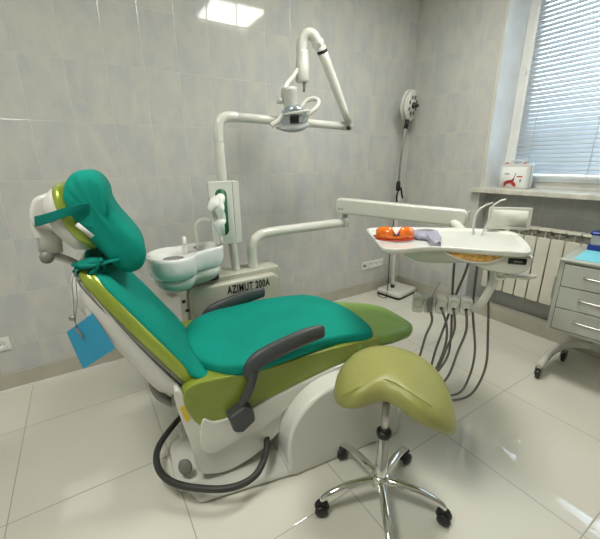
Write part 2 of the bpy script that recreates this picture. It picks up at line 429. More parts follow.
# ------------------------------------------------------------------ examination lamp on a stand
t = thing('examination_lamp', 'white round examination lamp on a gooseneck and square wheeled base in the corner', 'lamp', (-.22, -.15, 0))
fr = ((-.21, -.178, 0), (.985, .17, 0), (-.17, .985, 0), (0, 0, 1))
obj('base', puff(rrect(.33, .27, .03, 5), [(.02, .018), (.0, .024), (.0, .055), (.012, .066)], fr=fr), 'white', t)
obj('base_skirt', puff(rrect(.32, .26, .03, 5), [(.0, .0), (.0, .018)], fr=fr), 'rug', t)
obj('collar', cyl((-.245, -.15, .066), (-.245, -.15, .10), .022, .018), 'black', t)
obj('pole', tube([(-.245, -.15, .09), (-.262, -.15, .55), (-.272, -.15, 1.06)], .016, n=16), 'lampw', t)
obj('pole_clamp', lathe([(.0, -.0), (.02, 0), (.022, .03), (.020, .07), (.012, .09), (0, .09)], (-.272, -.15, 1.05)), 'black', t)
obj('gooseneck', tube([(-.271, -.15, 1.13), (-.266, -.15, 1.3), (-.248, -.15, 1.48), (-.228, -.15, 1.62)], .0095, n=10), 'steel', t)
obj('head_socket', cyl((-.230, -.15, 1.60), (-.222, -.155, 1.675), .02, .018), 'black', t)
ax = Vector((.27, -.95, -.12)).normalized(); hc = Vector((-.20, -.15, 1.795))
obj('lamp_head', lathe([(0, -.045), (.09, -.045), (.125, -.03), (.132, -.01), (.128, .0), (.118, -.004), (0, -.004)], hc, ax, 40), 'lampw', t)
rg = obj('lens_ring', lathe([(.07, .028), (.115, .028), (.125, .022), (.126, .006), (.118, .0), (.07, .0)], hc+ax*.0, ax, 40), 'lampw', t)
obj('lens_face', lathe([(0, .0), (.1, .0), (.1, .0305), (0, .0305)], hc, ax, 40), 'lampw', t)
bm = bmesh.new()
q = Vector((0, 0, 1)).rotation_difference(ax)
for k in range(8):
    c = hc+ax*.0305+q@Vector((.068*math.cos(k*PI/4), .068*math.sin(k*PI/4), 0)); lathe([(0, .002), (.015, .002), (.018, 0)], c, ax, 12, bm)
obj('led_lens', bm, 'leds', t)
obj('center_handle', lathe([(.026, 0), (.026, .012), (.014, .02), (.014, .05), (0, .05)], hc+ax*.03, ax, 20), 'black', t)
obj('power_cord', tube([(-.285, -.162, 1.05), (-.30, -.155, .8), (-.33, -.16, .55), (-.335, -.165, .3), (-.355, -.185, .09), (-.41, -.215, .008), (-.43, -.15, .008), (-.38, -.08, .012), (-.34, -.1, .04)], .004, n=6), 'black', t)
obj('grip_strap', tube([(-.29, -.17, 1.05), (-.31, -.175, 1.0), (-.30, -.175, .95)], .008, n=8), 'black', t)
obj('grip_strap', tube([(-.255, -.17, 1.08), (-.235, -.175, 1.0), (-.225, -.175, .98)], .008, n=8), 'black', t)

# ------------------------------------------------------------------ spittoon unit with column
t = thing('dental_unit', 'cream dental unit box with rinsing bowl and post, standing behind the chair', 'dental unit', (-2.15, -.58, 0))
def ubox(x0, x1, z0, z1, r): return rrect(x1-x0, z1-z0, r, 6, (x0+x1)/2, (z0+z1)/2)
FRY = ((0, 0, 0), (1, 0, 0), (0, 0, 1), (0, 1, 0))
sh = smooth2([(-2.43, .12), (-2.435, .35), (-2.43, .60), (-2.395, .675), (-2.25, .685), (-2.0, .685), (-1.87, .685), (-1.83, .66), (-1.825, .4), (-1.83, .12), (-2.1, .1)], 5)
obj('unit_body', prism(sh, FRY, -.62, -.46), 'cream', t, bevel=.02, seg=4)
fp = obj('front_panel', prism(ubox(-2.42, -1.865, .14, .66, .05), FRY, -.68, -.622), 'cream', t, bevel=.015, seg=4)
obj('unit_foot', box(-2.3, -1.95, -.64, -.48, 0, .13), 'greycap', t, bevel=.01)
obj('side_latch', box(-2.45, -2.43, -.60, -.585, .56, .575), 'black', t)
obj('side_latch', box(-2.45, -2.43, -.66, -.645, .53, .54), 'black', t)
# lettering, condensed bold serif capitals drawn as strokes on the front panel
cu = bpy.data.curves.new('lettering', 'FONT'); cu.body = 'AZIMUT 200A'; cu.size = .066; cu.extrude = .0008; cu.offset = .0016; cu.space_character = 1.14; cu.align_x = 'LEFT'
tmp = bpy.data.objects.new('tmp', cu); COL.objects.link(tmp)
dg = bpy.context.evaluated_depsgraph_get(); dg.update()
me = bpy.data.meshes.new_from_object(tmp.evaluated_get(dg)); bpy.data.objects.remove(tmp)
xs = [v.co.x for v in me.vertices]; wd = max(xs)-min(xs)
me.transform(Matrix.Translation((-2.21+2.15, -.6812+.58, .592)) @ Matrix.Rotation(PI/2, 4, 'X') @ Matrix.Diagonal((.275/wd, 1, 1, 1)))
me.materials.clear(); me.materials.append(M['letter'])
lo = bpy.data.objects.new('lettering', me); COL.objects.link(lo); lo.parent = fp; lo['label'] = 'black AZIMUT 200A lettering'
obj('post', tube([(-2.096, -.54, .67), (-2.115, -.54, .95), (-2.14, -.54, 1.25), (-2.142, -.54, 1.43)], .026, n=20), 'white', t)
# bowl: peanut plan
pl = smooth2([(-2.62, -.70), (-2.60, -.80), (-2.52, -.86), (-2.43, -.84), (-2.37, -.765), (-2.30, -.735), (-2.225, -.70), (-2.20, -.62), (-2.24, -.55), (-2.33, -.535), (-2.42, -.56), (-2.52, -.56), (-2.59, -.61)], 5)
bc = (-2.45, -.68)
obj('bowl_outside', puff(pl, [(.06, .770), (.022, .775), (.008, .79), (.001, .82), (.0, .868), (.003, .882), (.010, .886), (.018, .882), (.026, .868), (.05, .852)], c=bc), 'ceramic', t)
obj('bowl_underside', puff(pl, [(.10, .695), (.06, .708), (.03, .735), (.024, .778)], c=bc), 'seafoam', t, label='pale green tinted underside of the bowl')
obj('drain_ring', lathe([(.045, 0), (.05, .006), (.035, .008), (0, .004)], (-2.49, -.71, .852), n=24), 'steel', t)
obj('bowl_neck', lathe([(.036, .0), (.036, .022), (.034, .03), (.04, .06)], (-2.27, -.62, .68)), 'black', t)
obj('cup_filler', tube([(-2.335, -.61, .86), (-2.335, -.61, .93), (-2.335, -.612, .985), (-2.318, -.618, 1.018), (-2.285, -.625, 1.025), (-2.262, -.63, 1.018)], .0105, n=12), 'white', t)
obj('bowl_rinse_spout', tube([(-2.41, -.63, .86), (-2.41, -.64, .925), (-2.415, -.66, .94), (-2.42, -.68, .915)], [.014, .014, .013, .009], n=12), 'white', t)
obj('tap_base', lathe([(.024, 0), (.022, .008), (.012, .01), (0, .01)], (-2.335, -.61, .872)), 'steel', t)
# cup filler / tissue box on the post, its face turned to the left
t = thing('tissue_dispenser', 'pale box with a dark green opening and white tissue hanging out, fixed to the post', 'dispenser', (-2.13, -.58, .8))
A = Vector((.93, .37, 0)).normalized(); A = Vector((.985, -.17, 0)).normalized(); Nn = Vector((-.17, -.985, 0)).normalized()
o0 = Vector((-2.178, -.605, 1.03)); fr = (o0, A, (0, 0, 1), Nn)
obj('dispenser_box', prism([(-.066, -.145), (.052, -.15), (.052, .195), (-.074, .195)], fr, -.0, .065), 'white2', t, bevel=.006)
obj('side_cover', prism([(.054, -.15), (.092, -.145), (.090, .192), (.054, .195)], fr, .0, .055), 'white', t, bevel=.005)
obj('opening', prism(rrect(.06, .25, .028, 6, -.012, .03), fr, .0652, .0668), 'cupgreen', t)
bm = bmesh.new()
fo = lambda a, b, d: o0+A*a+Vector((0, 0, b))+Nn*d
tube([fo(-.012, .125, .066), fo(-.025, .105, .085), fo(-.06, .08, .10), fo(-.085, .055, .10)], [.022, .034, .034, .014], bm, n=9, smooth=5, flat=.6)
tube([fo(-.02, .115, .075), fo(-.03, .06, .095), fo(-.022, .0, .09), fo(-.038, -.03, .1), fo(-.028, -.075, .08)], [.03, .050, .040, .052, .036], bm, n=11, smooth=6, flat=.45)
o = obj('tissue', bm, 'paper', t)
dm = o.modifiers.new('d', 'DISPLACE'); tx = bpy.data.textures.new('crumple', 'CLOUDS'); tx.noise_scale = .03; dm.texture = tx; dm.strength = .018; dm.mid_level = .5
obj('pull_tab', prism(rrect(.018, .05, .006, 4, -.03, -.115), fr, .066, .075), 'white', t)

# ------------------------------------------------------------------ operating light
t = thing('operating_light', 'white dental operating light on a folding arm above the dental unit', 'lamp', (-2.142, -.54, 1.43))
obj('arm_elbow', tube([(-2.142, -.54, 1.425), (-2.142, -.54, 1.49), (-2.128, -.54, 1.535), (-2.085, -.54, 1.557), (-2.03, -.54, 1.558)], .0275, n=20), 'white', t)
obj('horizontal_arm', tube([(-2.03, -.54, 1.558), (-1.65, -.54, 1.551), (-1.262, -.54, 1.544)], .0245, n=20, smooth=2), 'white', t)
obj('elbow_joint', lathe([(0, -.045), (.018, -.045), (.03, -.035), (.034, -.02), (.034, .02), (.03, .035), (0, .045)], (-1.25, -.545, 1.55), (.5, -.86, 0), 24), 'white', t)
obj('pivot_pin', lathe([(0, 0), (.014, 0), (.014, .02), (0, .02)], (-1.272, -.58, 1.53), (.3, -.95, 0), 12), 'black', t)
obj('upper_arm', tube([(-1.255, -.575, 1.56), (-1.38, -.585, 1.76), (-1.50, -.59, 1.96)], [.023, .027, .029], n=20, smooth=2), 'white', t, label='slanting spring arm')
obj('shoulder_joint', lathe([(0, -.03), (.02, -.03), (.03, -.02), (.03, .02), (.02, .03), (0, .03)], (-1.512, -.585, 1.975), (.4, -.92, 0), 24), 'white', t)
obj('joint_ring', tube([(-1.484, -.588, 1.932), (-1.492, -.59, 1.946)], .0310, n=20, smooth=0), 'black', t)
obj('head_hanger', tube([(-1.518, -.58, 1.988), (-1.542, -.57, 2.018), (-1.572, -.555, 2.022), (-1.593, -.54, 1.995), (-1.598, -.535, 1.95), (-1.598, -.535, 1.92)], .031, n=20), 'white', t)
obj('hanger_sleeve', lathe([(0, .0), (.036, .0), (.040, .008), (.040, .105), (.037, .11), (.037, .15), (.034, .165), (0, .165)], (-1.593, -.535, 1.775), (0, 0, 1), 24), 'lampw', t)
obj('locking_pin', lathe([(0, -.055), (.008, -.055), (.008, -.02), (.011, -.018), (.011, 0), (0, 0)], (-1.583, -.54, 1.778), (0.05, 0, 1), 12), 'steel', t)
obj('yoke_arm', tube([(-1.617, -.53, 1.85), (-1.67, -.555, 1.795), (-1.74, -.59, 1.735), (-1.768, -.602, 1.685)], .013, n=12), 'white', t)
obj('yoke_knob', lathe([(0, -.02), (.018, -.018), (.022, 0), (.018, .018), (0, .02)], (-1.712, -.475, 1.672), (-.8, .5, 0), 16), 'white', t)
obj('lamp_housing', lathe([(0, 0), (.036, 0), (.040, .01), (.042, .10), (.046, .105), (.046, .122), (.035, .128), (0, .128)], (-1.652, -.50, 1.612), (-.12, .02, 1), 28), 'lampw', t)
obj('reflector', lathe([(.075, -.0), (.082, .002), (.08, .03), (.06, .055), (.03, .062), (.028, .058), (.055, .05), (.072, .028)], (-1.64, -.51, 1.570), (.30, .45, .84), 36), 'reflector', t, label='shiny mirrored reflector')
obj('reflector_rim', tube([(-1.63+.083*math.cos(a), -.515+.083*math.sin(a), 1.607+.015*math.cos(a)) for a in [2*PI*k/24 for k in range(25)]], .006, n=8, smooth=1), 'white', t)
obj('bulb_shield', obox((-1.645, -.52, 1.566), (.85, -.53, 0), (.53, .85, 0), (0, 0, 1), .052, .04, .036), 'black', t, bevel=.004)
obj('lamp_handle', tube([(-1.60, -.515, 1.628), (-1.565, -.525, 1.672), (-1.528, -.55, 1.683), (-1.51, -.568, 1.668), (-1.53, -.58, 1.635), (-1.575, -.575, 1.60), (-1.615, -.555, 1.575)], [.011, .012, .013, .013, .013, .013, .011], n=12), 'white', t)
obj('lamp_handle', tube([(-1.67, -.50, 1.63), (-1.70, -.50, 1.60), (-1.74, -.49, 1.56), (-1.775, -.48, 1.535)], [.009, .012, .014, .016], n=12), 'white', t)
obj('glass_shield', prism(smooth2([(-.12, -.01), (-.05, -.035), (.03, -.03), (.085, .012), (.03, .018), (-.06, .008)], 4), ((-1.64, -.53, 1.535), (.85, -.53, 0), (.1, .15, .98), (.53, .85, 0)), -.004, .004), 'clear', t)
for o in t.children:
    if o.name.split('.')[0] in ('yoke_knob', 'lamp_housing', 'reflector', 'reflector_rim', 'bulb_shield', 'lamp_handle', 'glass_shield'): o.location = (-.071, -.118, -.017)

# ------------------------------------------------------------------ dental chair (local frame: u to the feet, v to the wall)
CH = thing('dental_chair', 'reclined dental chair with olive green upholstery on a white base', 'dental chair', (-2.2, -1.08, 0), math.radians(-7))
# base plate
plate = [(-.40, -.345), (.0, -.388), (.08, .30), (-.1, .30), (-.36, .30), (-.43, .25), (-.435, -.27)]
obj('base_plate', prism([(a, b) for a, b in plate], ((0, 0, 0), (1, 0, 0), (0, 1, 0), (0, 0, 1)), 0, .035), 'white', CH, bevel=.018, seg=4)
obj('rear_foot', puff(rrect(.15, .30, .06, 6, -.405, -.12), [(.0, 0), (.0, .03), (.01, .04), (.03, .045)]), 'white', CH)
obj('rear_foot_cap', lathe([(.0, -.012), (.028, -.012), (.034, 0), (.028, .010), (0, .012)], (-.43, -.23, .10), (-.7, -.7, .25), 20), 'greycap', CH)
# front pedestal fin
fin = smooth2([(.005, .0), (-.022, .08), (-.022, .19), (.01, .285), (.09, .365), (.2, .405), (.36, .40), (.50, .33), (.56, .18), (.57, .0), (.3, -.002)], 5)
fin = [(a, max(b, .0)) for a, b in fin]
o = obj('pedestal', prism(fin, SIDE, -.392, .20), 'white2', CH, bevel=.06, seg=6)
# lifting link between pedestal and seat
obj('lift_link', prism([(-.25, .12), (.12, .34), (.32, .42), (.32, .32), (.1, .16), (-.1, .06)], SIDE, -.14, .14), 'white', CH, bevel=.02)
obj('lift_strut', tube([(.18, -.20, .30), (.42, -.2, .42)], .02, n=14, smooth=0), 'greycap', CH)
# rear body cover
body = smooth2([(-.435, .50), (-.425, .40), (-.40, .25), (-.385, .12), (-.345, .075), (-.26, .055), (-.14, .085), (-.02, .165), (.12, .275), (.30, .385), (.42, .425), (.40, .455), (.26, .425), (.12, .39), (-.05, .36), (-.2, .34), (-.30, .33), (-.36, .37), (-.41, .50)], 4)
o = obj('seat_carriage', prism(body, SIDE, -.285, .285), 'white', CH, bevel=.035, seg=5)
pan = smooth2([(-.345, .36), (-.365, .25), (-.33, .19), (-.25, .20), (-.1, .235), (.08, .32), (.30, .405), (.30, .43), (.12, .40), (-.05, .365), (-.2, .335), (-.3, .335)], 4)
obj('side_cover', prism(pan, SIDE, -.302, -.27), 'white2', CH, bevel=.01, seg=4)
obj('side_cover', prism(pan, SIDE, .27, .298), 'white2', CH, bevel=.01, seg=4)
obj('hinge_cover', lathe([(0, -.0), (.03, .0), (.035, .006), (.035, .012), (0, .014)], (-.425, -.20, .43), (-.97, -.1, .2), 20, sc=(1.5, .6)), 'greycap', CH)
obj('hinge_slot', prism(smooth2([(-.44, .545), (-.425, .47), (-.39, .42), (-.36, .44), (-.36, .50), (-.38, .55)], 4), SIDE, -.2, .2), 'greycap', CH)
obj('warning_sticker', prism([(-.4215, .437), (-.404, .440), (-.388, .372), (-.4045, .366)], SIDE, -.2885, -.28), 'yellow', CH, smooth=False, label='yellow warning sticker')
obj('recliner_arm', tube([(-.455, -.1, .56), (-.50, -.12, .50), (-.49, -.15, .43), (-.44, -.17, .38)], .018, n=12), 'greycap', CH)
# seat cushion + leg rest
sc_ = smooth2([(-.335, .315), (-.38, .37), (-.405, .46), (-.385, .515), (-.30, .525), (-.1, .51), (.2, .52), (.46, .515), (.50, .49), (.46, .455), (.29, .43), (.145, .405), (-.10, .355), (-.25, .315)], 4)
obj('seat_cushion', prism(sc_, SIDE, -.292, .292), 'green', CH, bevel=.04, seg=5)
lp = smooth2([(.30, -.255), (.55, -.262), (.68, -.235), (.80, -.19), (.865, -.12), (.88, .0), (.865, .12), (.80, .19), (.68, .225), (.5, .25), (.3, .25)], 5)
obj('leg_rest', puff(lp, [(.03, -.055), (.008, -.045), (.0, -.02), (.004, 0), (.03, .014), (.08, .02)], base=lambda s, t: .505-.17*max(0, s-.42)), 'greenlt', CH, label='lighter green leg rest')
# backrest
bd = Vector((-.53, 0, .848)).normalized(); bn = Vector((.848, 0, .53)).normalized()
bo = Vector((-.375, 0, .53))
bw = smooth2([(-.07, -.10), (-.062, -.21), (-.02, -.25), (.12, -.252), (.30, -.24), (.45, -.215), (.52, -.18), (.545, -.1), (.55, 0), (.545, .1), (.52, .18), (.45, .215), (.30, .24), (.12, .25), (-.02, .25), (-.062, .21), (-.07, .10)], 4)
bfr = (bo, bd, (0, 1, 0), bn)
obj('backrest_cushion', puff(bw, [(.03, -.026), (.008, -.024), (.0, -.010), (.0, .006), (.006, .018), (.03, .028), (.08, .032)], fr=bfr), 'lime', CH, label='pearly lime backrest cushion')
obj('backrest_gasket', puff(bw, [(.012, -.036), (.010, -.022)], fr=bfr), 'greycap', CH)
obj('backrest_shell', puff(bw, [(.10, -.115), (.06, -.105), (.024, -.075), (.010, -.034)], fr=bfr, base=lambda s, t: -.015*math.cos(s*5)), 'shell', CH)
obj('shell_ridge', prism([(.06, -.12), (.02, -.07), (.44, -.07), (.40, -.10)], (bo, bd, bn, (0, 1, 0)), -.20, .20), 'shell', CH, bevel=.03, seg=4)
obj('grip_recess', lathe([(.028, 0), (.03, .003), (.024, .003), (.02, -.004), (0, -.004)], bo+bd*.16+Vector((0, -.205, 0))-bn*.085, (0, -1, 0), 20, sc=(.7, 1.2)), 'white', CH)
# headrest
hd = Vector((-.36, 0, .933)).normalized(); hn = Vector((.933, 0, .36)).normalized()
ho = Vector((-.668, 0, 1.135)); hfr = (ho, hd, (0, 1, 0), hn)
hp = smooth2([(-.125, -.06), (-.10, -.125), (0, -.145), (.10, -.12), (.125, -.05), (.125, .05), (.10, .12), (0, .145), (-.10, .125), (-.125, .06)], 5)
obj('headrest_cushion', puff(hp, [(.02, -.018), (.006, -.014), (.004, .0), (.008, .012), (.03, .024)], fr=hfr, base=lambda s, t: 1.6*(s*s)), 'lime', CH, label='pearly lime headrest cushion')
obj('headrest_shell', puff(hp, [(.07, -.065), (.035, -.055), (.014, -.03), (.012, -.012)], fr=hfr, base=lambda s, t: 1.6*(s*s)), 'shell', CH)
hb = smooth2([(-.70, 1.20), (-.735, 1.222), (-.772, 1.205), (-.79, 1.16), (-.785, 1.12), (-.74, 1.10), (-.71, 1.06), (-.68, 1.08)], 4)
obj('headrest_bracket', prism(hb, SIDE, -.055, .055), 'shell', CH, bevel=.016, seg=4)
obj('bracket_tab', prism([(-.797, 1.075), (-.80, 1.13), (-.765, 1.13), (-.765, 1.07)], SIDE, -.03, .03), 'shell', CH, bevel=.006)
obj('bracket_cylinder', cyl((-.75, 0, 1.15), (-.763, 0, 1.02), .036), 'shell', CH)
obj('headrest_rod', tube([(-.77, 0, 1.01), (-.73, 0, .99), (-.68, 0, .95), (-.60, 0, .86)], .014, n=12), 'steel', CH)
obj('release_knob', lathe([(0, -.02), (.021, -.02), (.022, 0), (.021, .02), (0, .02)], (-.775, -.02, 1.005), (0.2, -.97, .1), 20), 'greycap', CH)
# armrests
for s in (-1, 1):
    v = .315*s
    r0 = [(-.150, v, .505), (-.148, v, .538), (-.11, v*.99, .572), (-.02, v*.985, .600), (.09, v*.98, .622), (.17, v*.98, .630), (.182, v*.98, .631)]
    a = obj('armrest', tube(r0, [.016, .032, .038, .038, .037, .031, .016], n=16, flat=.62, up=(0, 1, 0)), 'darkgrey', CH, label='%s dark grey armrest' % ('near' if s < 0 else 'far'))
    obj('armrest_post', tube([(-.135, v, .535), (-.155, v, .46), (-.185, v*.99, .40), (-.20, v*.985, .36)], [.022, .018, .017, .02], n=12), 'darkgrey', a)
    ah = obj('armrest_hinge', prism([(-.255, .365), (-.235, .29), (-.20, .275), (-.145, .315), (-.15, .365), (-.19, .395)], SIDE, v-.03 if s < 0 else v-.035, v+.035 if s < 0 else v+.03), 'darkgrey', a, bevel=.012)
    if s > 0: a.location = (-.055, -.02, -.02)
# floor hose around the rear foot
obj('floor_hose', tube([(-.37, .12, .10), (-.435, .06, .10), (-.52, -.06, .10), (-.535, -.17, .10), (-.495, -.27, .10), (-.41, -.345, .10), (-.29, -.41, .105), (-.18, -.405, .11), (-.10, -.32, .13), (-.07, -.22, .18), (-.06, -.14, .2)], .0138, n=14), 'hose', CH, label='thick dark hose looping around the rear of the base')
obj('hose_connector', obox((-.05, -.14, .20), (1, 0, 0), (0, 1, 0), (0, 0, 1), .07, .07, .06), 'greycap', CH, bevel=.008)

# ------------------------------------------------------------------ teal covers (world objects in the chair's frame)
def inchair(name, label, cat, loc=(0, 0, 0)):
    c, s = math.cos(math.radians(-7)), math.sin(math.radians(-7))
    w = Vector((-2.2+loc[0]*c-loc[1]*s, -1.08+loc[0]*s+loc[1]*c, loc[2]))
    o = bpy.data.objects.new(name, None); COL.objects.link(o); o.location = w; o.rotation_euler = (0, 0, math.radians(-7))
    o['label'] = label; o['category'] = cat; ORG[o.name] = Vector(loc); return o
t = inchair('seat_pad', 'teal fabric pad covering the seat of the dental chair', 'seat cover', (.1, 0, .52))
sp = smooth2([(-.33, -.16), (-.27, -.245), (-.17, -.298), (.05, -.290), (.28, -.272), (.42, -.288), (.485, -.25), (.51, -.12), (.51, .03), (.475, .16), (.41, .25), (.28, .285), (.12, .295), (-.04, .29), (-.20, .27), (-.30, .20), (-.34, .09), (-.345, -.04)], 5)
def seatz(s, t_): return .522+.014*math.exp(-((s-.12)/.22)**2)*(1-(t_/.6)**2)-.012*max(0, (s-.35)/.15)
obj('pad_body', puff(sp, [(.03, -.018), (.006, -.016), (.0, -.008), (-.001, .008), (.0, .026), (.005, .034), (.018, .039), (.06, .042)], base=seatz, rings=5), 'teal', t)
obj('elastic_strap', tube([(.43, -.27, .525), (.435, -.285, .49), (.43, -.283, .455), (.40, -.26, .44)], .011, n=8, flat=.5), 'tealdk', t)
obj('elastic_strap', tube([(.43, .27, .525), (.435, .278, .49), (.43, .27, .455)], .011, n=8, flat=.5), 'tealdk', t)
t = inchair('backrest_cover', 'teal fabric cover draped over the backrest of the dental chair', 'backrest cover', (-.48, 0, .75))
cw = smooth2([(-.045, .05), (-.050, -.09), (-.085, -.18), (-.098, -.262), (-.02, -.264), (.06, -.245), (.2, -.235), (.36, -.222), (.47, -.20), (.53, -.14), (.555, -.05), (.555, .06), (.53, .17), (.45, .215), (.30, .245), (.12, .255), (.0, .24), (-.04, .17)], 5)
obj('cover_body', puff(cw, [(.03, .010), (.004, .014), (.0, .022), (.003, .030), (.03, .042), (.08, .048)], fr=bfr, base=lambda s, t_: .006*math.sin(s*9)*math.cos(t_*7)+.35*max(0, -s), rings=5), 'teal', t)
t = inchair('headrest_pillow', 'teal peanut shaped pillow strapped to the headrest of the dental chair', 'pillow', (-.56, 0, 1.0))
pw = smooth2([(-.668, 1.245), (-.645, 1.282), (-.605, 1.297), (-.568, 1.283), (-.547, 1.245), (-.543, 1.20), (-.525, 1.155), (-.49, 1.10), (-.463, 1.045), (-.458, .99), (-.48, .95), (-.522, .938), (-.56, .96), (-.595, 1.02), (-.632, 1.08), (-.66, 1.14), (-.675, 1.20)], 5)
obj('pillow_body', puff(pw, [(.035, -.148), (.012, -.138), (.002, -.118), (-.002, -.08), (.004, 0), (-.002, .08), (.002, .118), (.012, .138), (.035, .148)], fr=((0, 0, 0), (1, 0, 0), (0, 0, 1), (0, 1, 0)), c=(-.565, 1.10), rings=8, base=lambda a, b: .0035*math.sin(13*math.atan2(b-1.19, a+.60))*min(1, math.hypot(a+.6, b-1.19)/.05)*math.exp(-(math.hypot(a+.6, b-1.20)/.13)**2)), 'teal', t)
bm = bmesh.new()
def band(pts, w, th=.002, bm=None):
    """fabric strap: pts list of (point, width direction)"""
    bm = bm or bmesh.new(); prev = None
    for p, d in pts:
        p, d = Vector(p), Vector(d).normalized()
        cur = [bm.verts.new(p+d*w/2), bm.verts.new(p-d*w/2)]
        if prev: bm.faces.new((prev[0], prev[1], cur[1], cur[0]))
        prev = cur
    return bm
o = obj('strap', band([((-.60, -.150, 1.185), (.4, 0, 1)), ((-.64, -.162, 1.18), (.45, 0, 1)), ((-.685, -.155, 1.168), (.4, 0, 1)), ((-.73, -.12, 1.15), (.25, 0, 1)), ((-.77, -.07, 1.138), (.15, 0, 1)), ((-.80, -.0, 1.128), (.0, 0, 1)), ((-.765, .065, 1.14), (0, 0, 1)), ((-.66, .15, 1.15), (0, 0, 1))], .038), 'tealdk', t, fixn=False)
so = o.modifiers.new('s', 'SOLIDIFY'); so.thickness = .003
o.modifiers.new('ss', 'SUBSURF').render_levels = 2
bm = bmesh.new()
rnd = random.Random(3)
for k in range(11):
    a = (-.675+rnd.uniform(-.02, .02), -.16+rnd.uniform(-.01, .03), .975+rnd.uniform(-.035, .03)); b = (-.60+rnd.uniform(-.02, .01), -.17+rnd.uniform(-.01, .03), .995+rnd.uniform(-.025, .02))
    mid = tuple((a[i]+b[i])/2+rnd.uniform(-.012, .012) for i in range(3))
    tube([a, mid, b], [.012, .026, .016], bm, n=9, smooth=5, flat=.45)
tube([(-.60, -.17, .995), (-.57, -.165, 1.0), (-.545, -.155, 1.0)], [.016, .014, .012], bm, n=9, smooth=4, flat=.4)
o = obj('knotted_tie', bm, 'tealdk', t)
obj('care_tag', obox((-.628, -.158, 1.110), (.62, 0, -.78), (0, 1, 0), (.78, 0, .62), .06, .003, .014), 'tag', t, label='white label tag with small grey print')

# cord, clip and blue card
t = inchair('cord_clip', 'thin dark cord with metal clips hanging from the back of the headrest', 'clip', (-.69, -.2, .8))
obj('cord', tube([(-.668, -.185, .99), (-.685, -.20, .955), (-.69, -.21, .90), (-.697, -.212, .845), (-.698, -.213, .80)], .0015, n=6), 'greycap', t)
obj('cord', tube([(-.672, -.18, .985), (-.675, -.20, .95), (-.682, -.205, .89), (-.693, -.212, .845), (-.70, -.213, .82)], .0015, n=6), 'greycap', t)
obj('clip_bead', lathe([(0, -.012), (.009, -.006), (.01, .004), (0, .012)], (-.705, -.213, .836), (.2, 0, 1), 12), 'steel', t)
obj('alligator_clip', tube([(-.70, -.2165, .80), (-.692, -.2165, .78), (-.684, -.2165, .755)], [.006, .009, .003], n=8, flat=.5), 'greycap', t)
o = inchair('blue_card', 'small square blue plastic card held by the clip behind the backrest', 'card', (-.68, -.21, .75))
me_ = obj('blue_card', prism([(-.646, .841), (-.729, .790), (-.707, .643), (-.600, .697)], SIDE, -.2115, -.2085), 'card', None, bevel=.0006)
# use the mesh itself as the thing (no empty needed)
me_.matrix_world = Matrix.Translation((-2.2, -1.08, 0)) @ Matrix.Rotation(math.radians(-7), 4, 'Z')
tag(me_, o['label'], 'card'); bpy.data.objects.remove(o); me_.name = 'blue_card'; me_.data.name = 'blue_card'

# ------------------------------------------------------------------ instrument table
t = thing('instrument_table', 'cream swing-arm instrument table with hanging handpiece hoses over the foot of the chair', 'instrument table', (-1.35, -1.5, .7))
obj('support_tube', tube([(-1.985, -.56, .67), (-1.99, -.56, .76), (-1.985, -.56, .83), (-1.95, -.56, .875), (-1.87, -.56, .895), (-1.6, -.56, .898), (-1.27, -.56, .90)], .031, n=20), 'white', t)
obj('tube_end', lathe([(0, -.035), (.022, -.032), (.032, -.018), (.032, .018), (.022, .032), (0, .035)], (-1.255, -.56, .90), (0, 0, 1), 24), 'white', t)
obj('swivel_pin', cyl((-1.255, -.56, .93), (-1.255, -.56, .985), .02), 'steel', t)
a, b = Vector((-1.31, -.535, 1.025)), Vector((-.905, -1.275, .985))
d = (b-a).normalized(); sd = d.cross(Vector((0, 0, 1))).normalized(); up = sd.cross(d)
L_ = (b-a).length
o = obj('spring_arm', prism(rrect(L_, .106, .035, 6, L_/2, 0), (a, d, up, sd), -.032, .032), 'white', t, bevel=.016, seg=4)
obj('arm_end_cap', prism(rrect(.012, .09, .004, 3, L_+.004, 0), (a, d, up, sd), -.03, .03), 'cream', t, bevel=.003, label='yellowed end cap')
bm = bmesh.new()
for k in (.035, .055): lathe([(.006, 0), (.006, .003), (0, .003)], a+d*k+sd*.031-up*.02, sd, 10, bm)
lathe([(.007, 0), (.007, .003), (0, .003)], a+d*(L_-.06)+sd*.031-up*.025, sd, 10, bm)
obj('arm_screw', bm, 'greycap', t)
obj('table_bracket', tube([(-.95, -1.22, .955), (-1.0, -1.32, .92), (-1.1, -1.42, .905)], [.03, .028, .03], n=14), 'white', t)
tp = smooth2([(-1.58, -1.14), (-1.70, -1.32), (-1.79, -1.462), (-1.755, -1.52), (-1.60, -1.575), (-1.50, -1.70), (-1.435, -1.785), (-1.383, -1.838), (-1.325, -1.828), (-1.215, -1.765), (-1.10, -1.68), (-1.02, -1.61), (-1.03, -1.51), (-1.101, -1.408), (-1.22, -1.30), (-1.373, -1.179), (-1.49, -1.115), (-1.545, -1.108)], 5)
tc_ = (-1.36, -1.50)
obj('table_top', puff(tp, [(.012, .945), (.004, .949), (.0, .958), (.0, .966), (.005, .970), (.010, .969), (.016, .9615), (.03, .960)], c=tc_), 'white2', t)
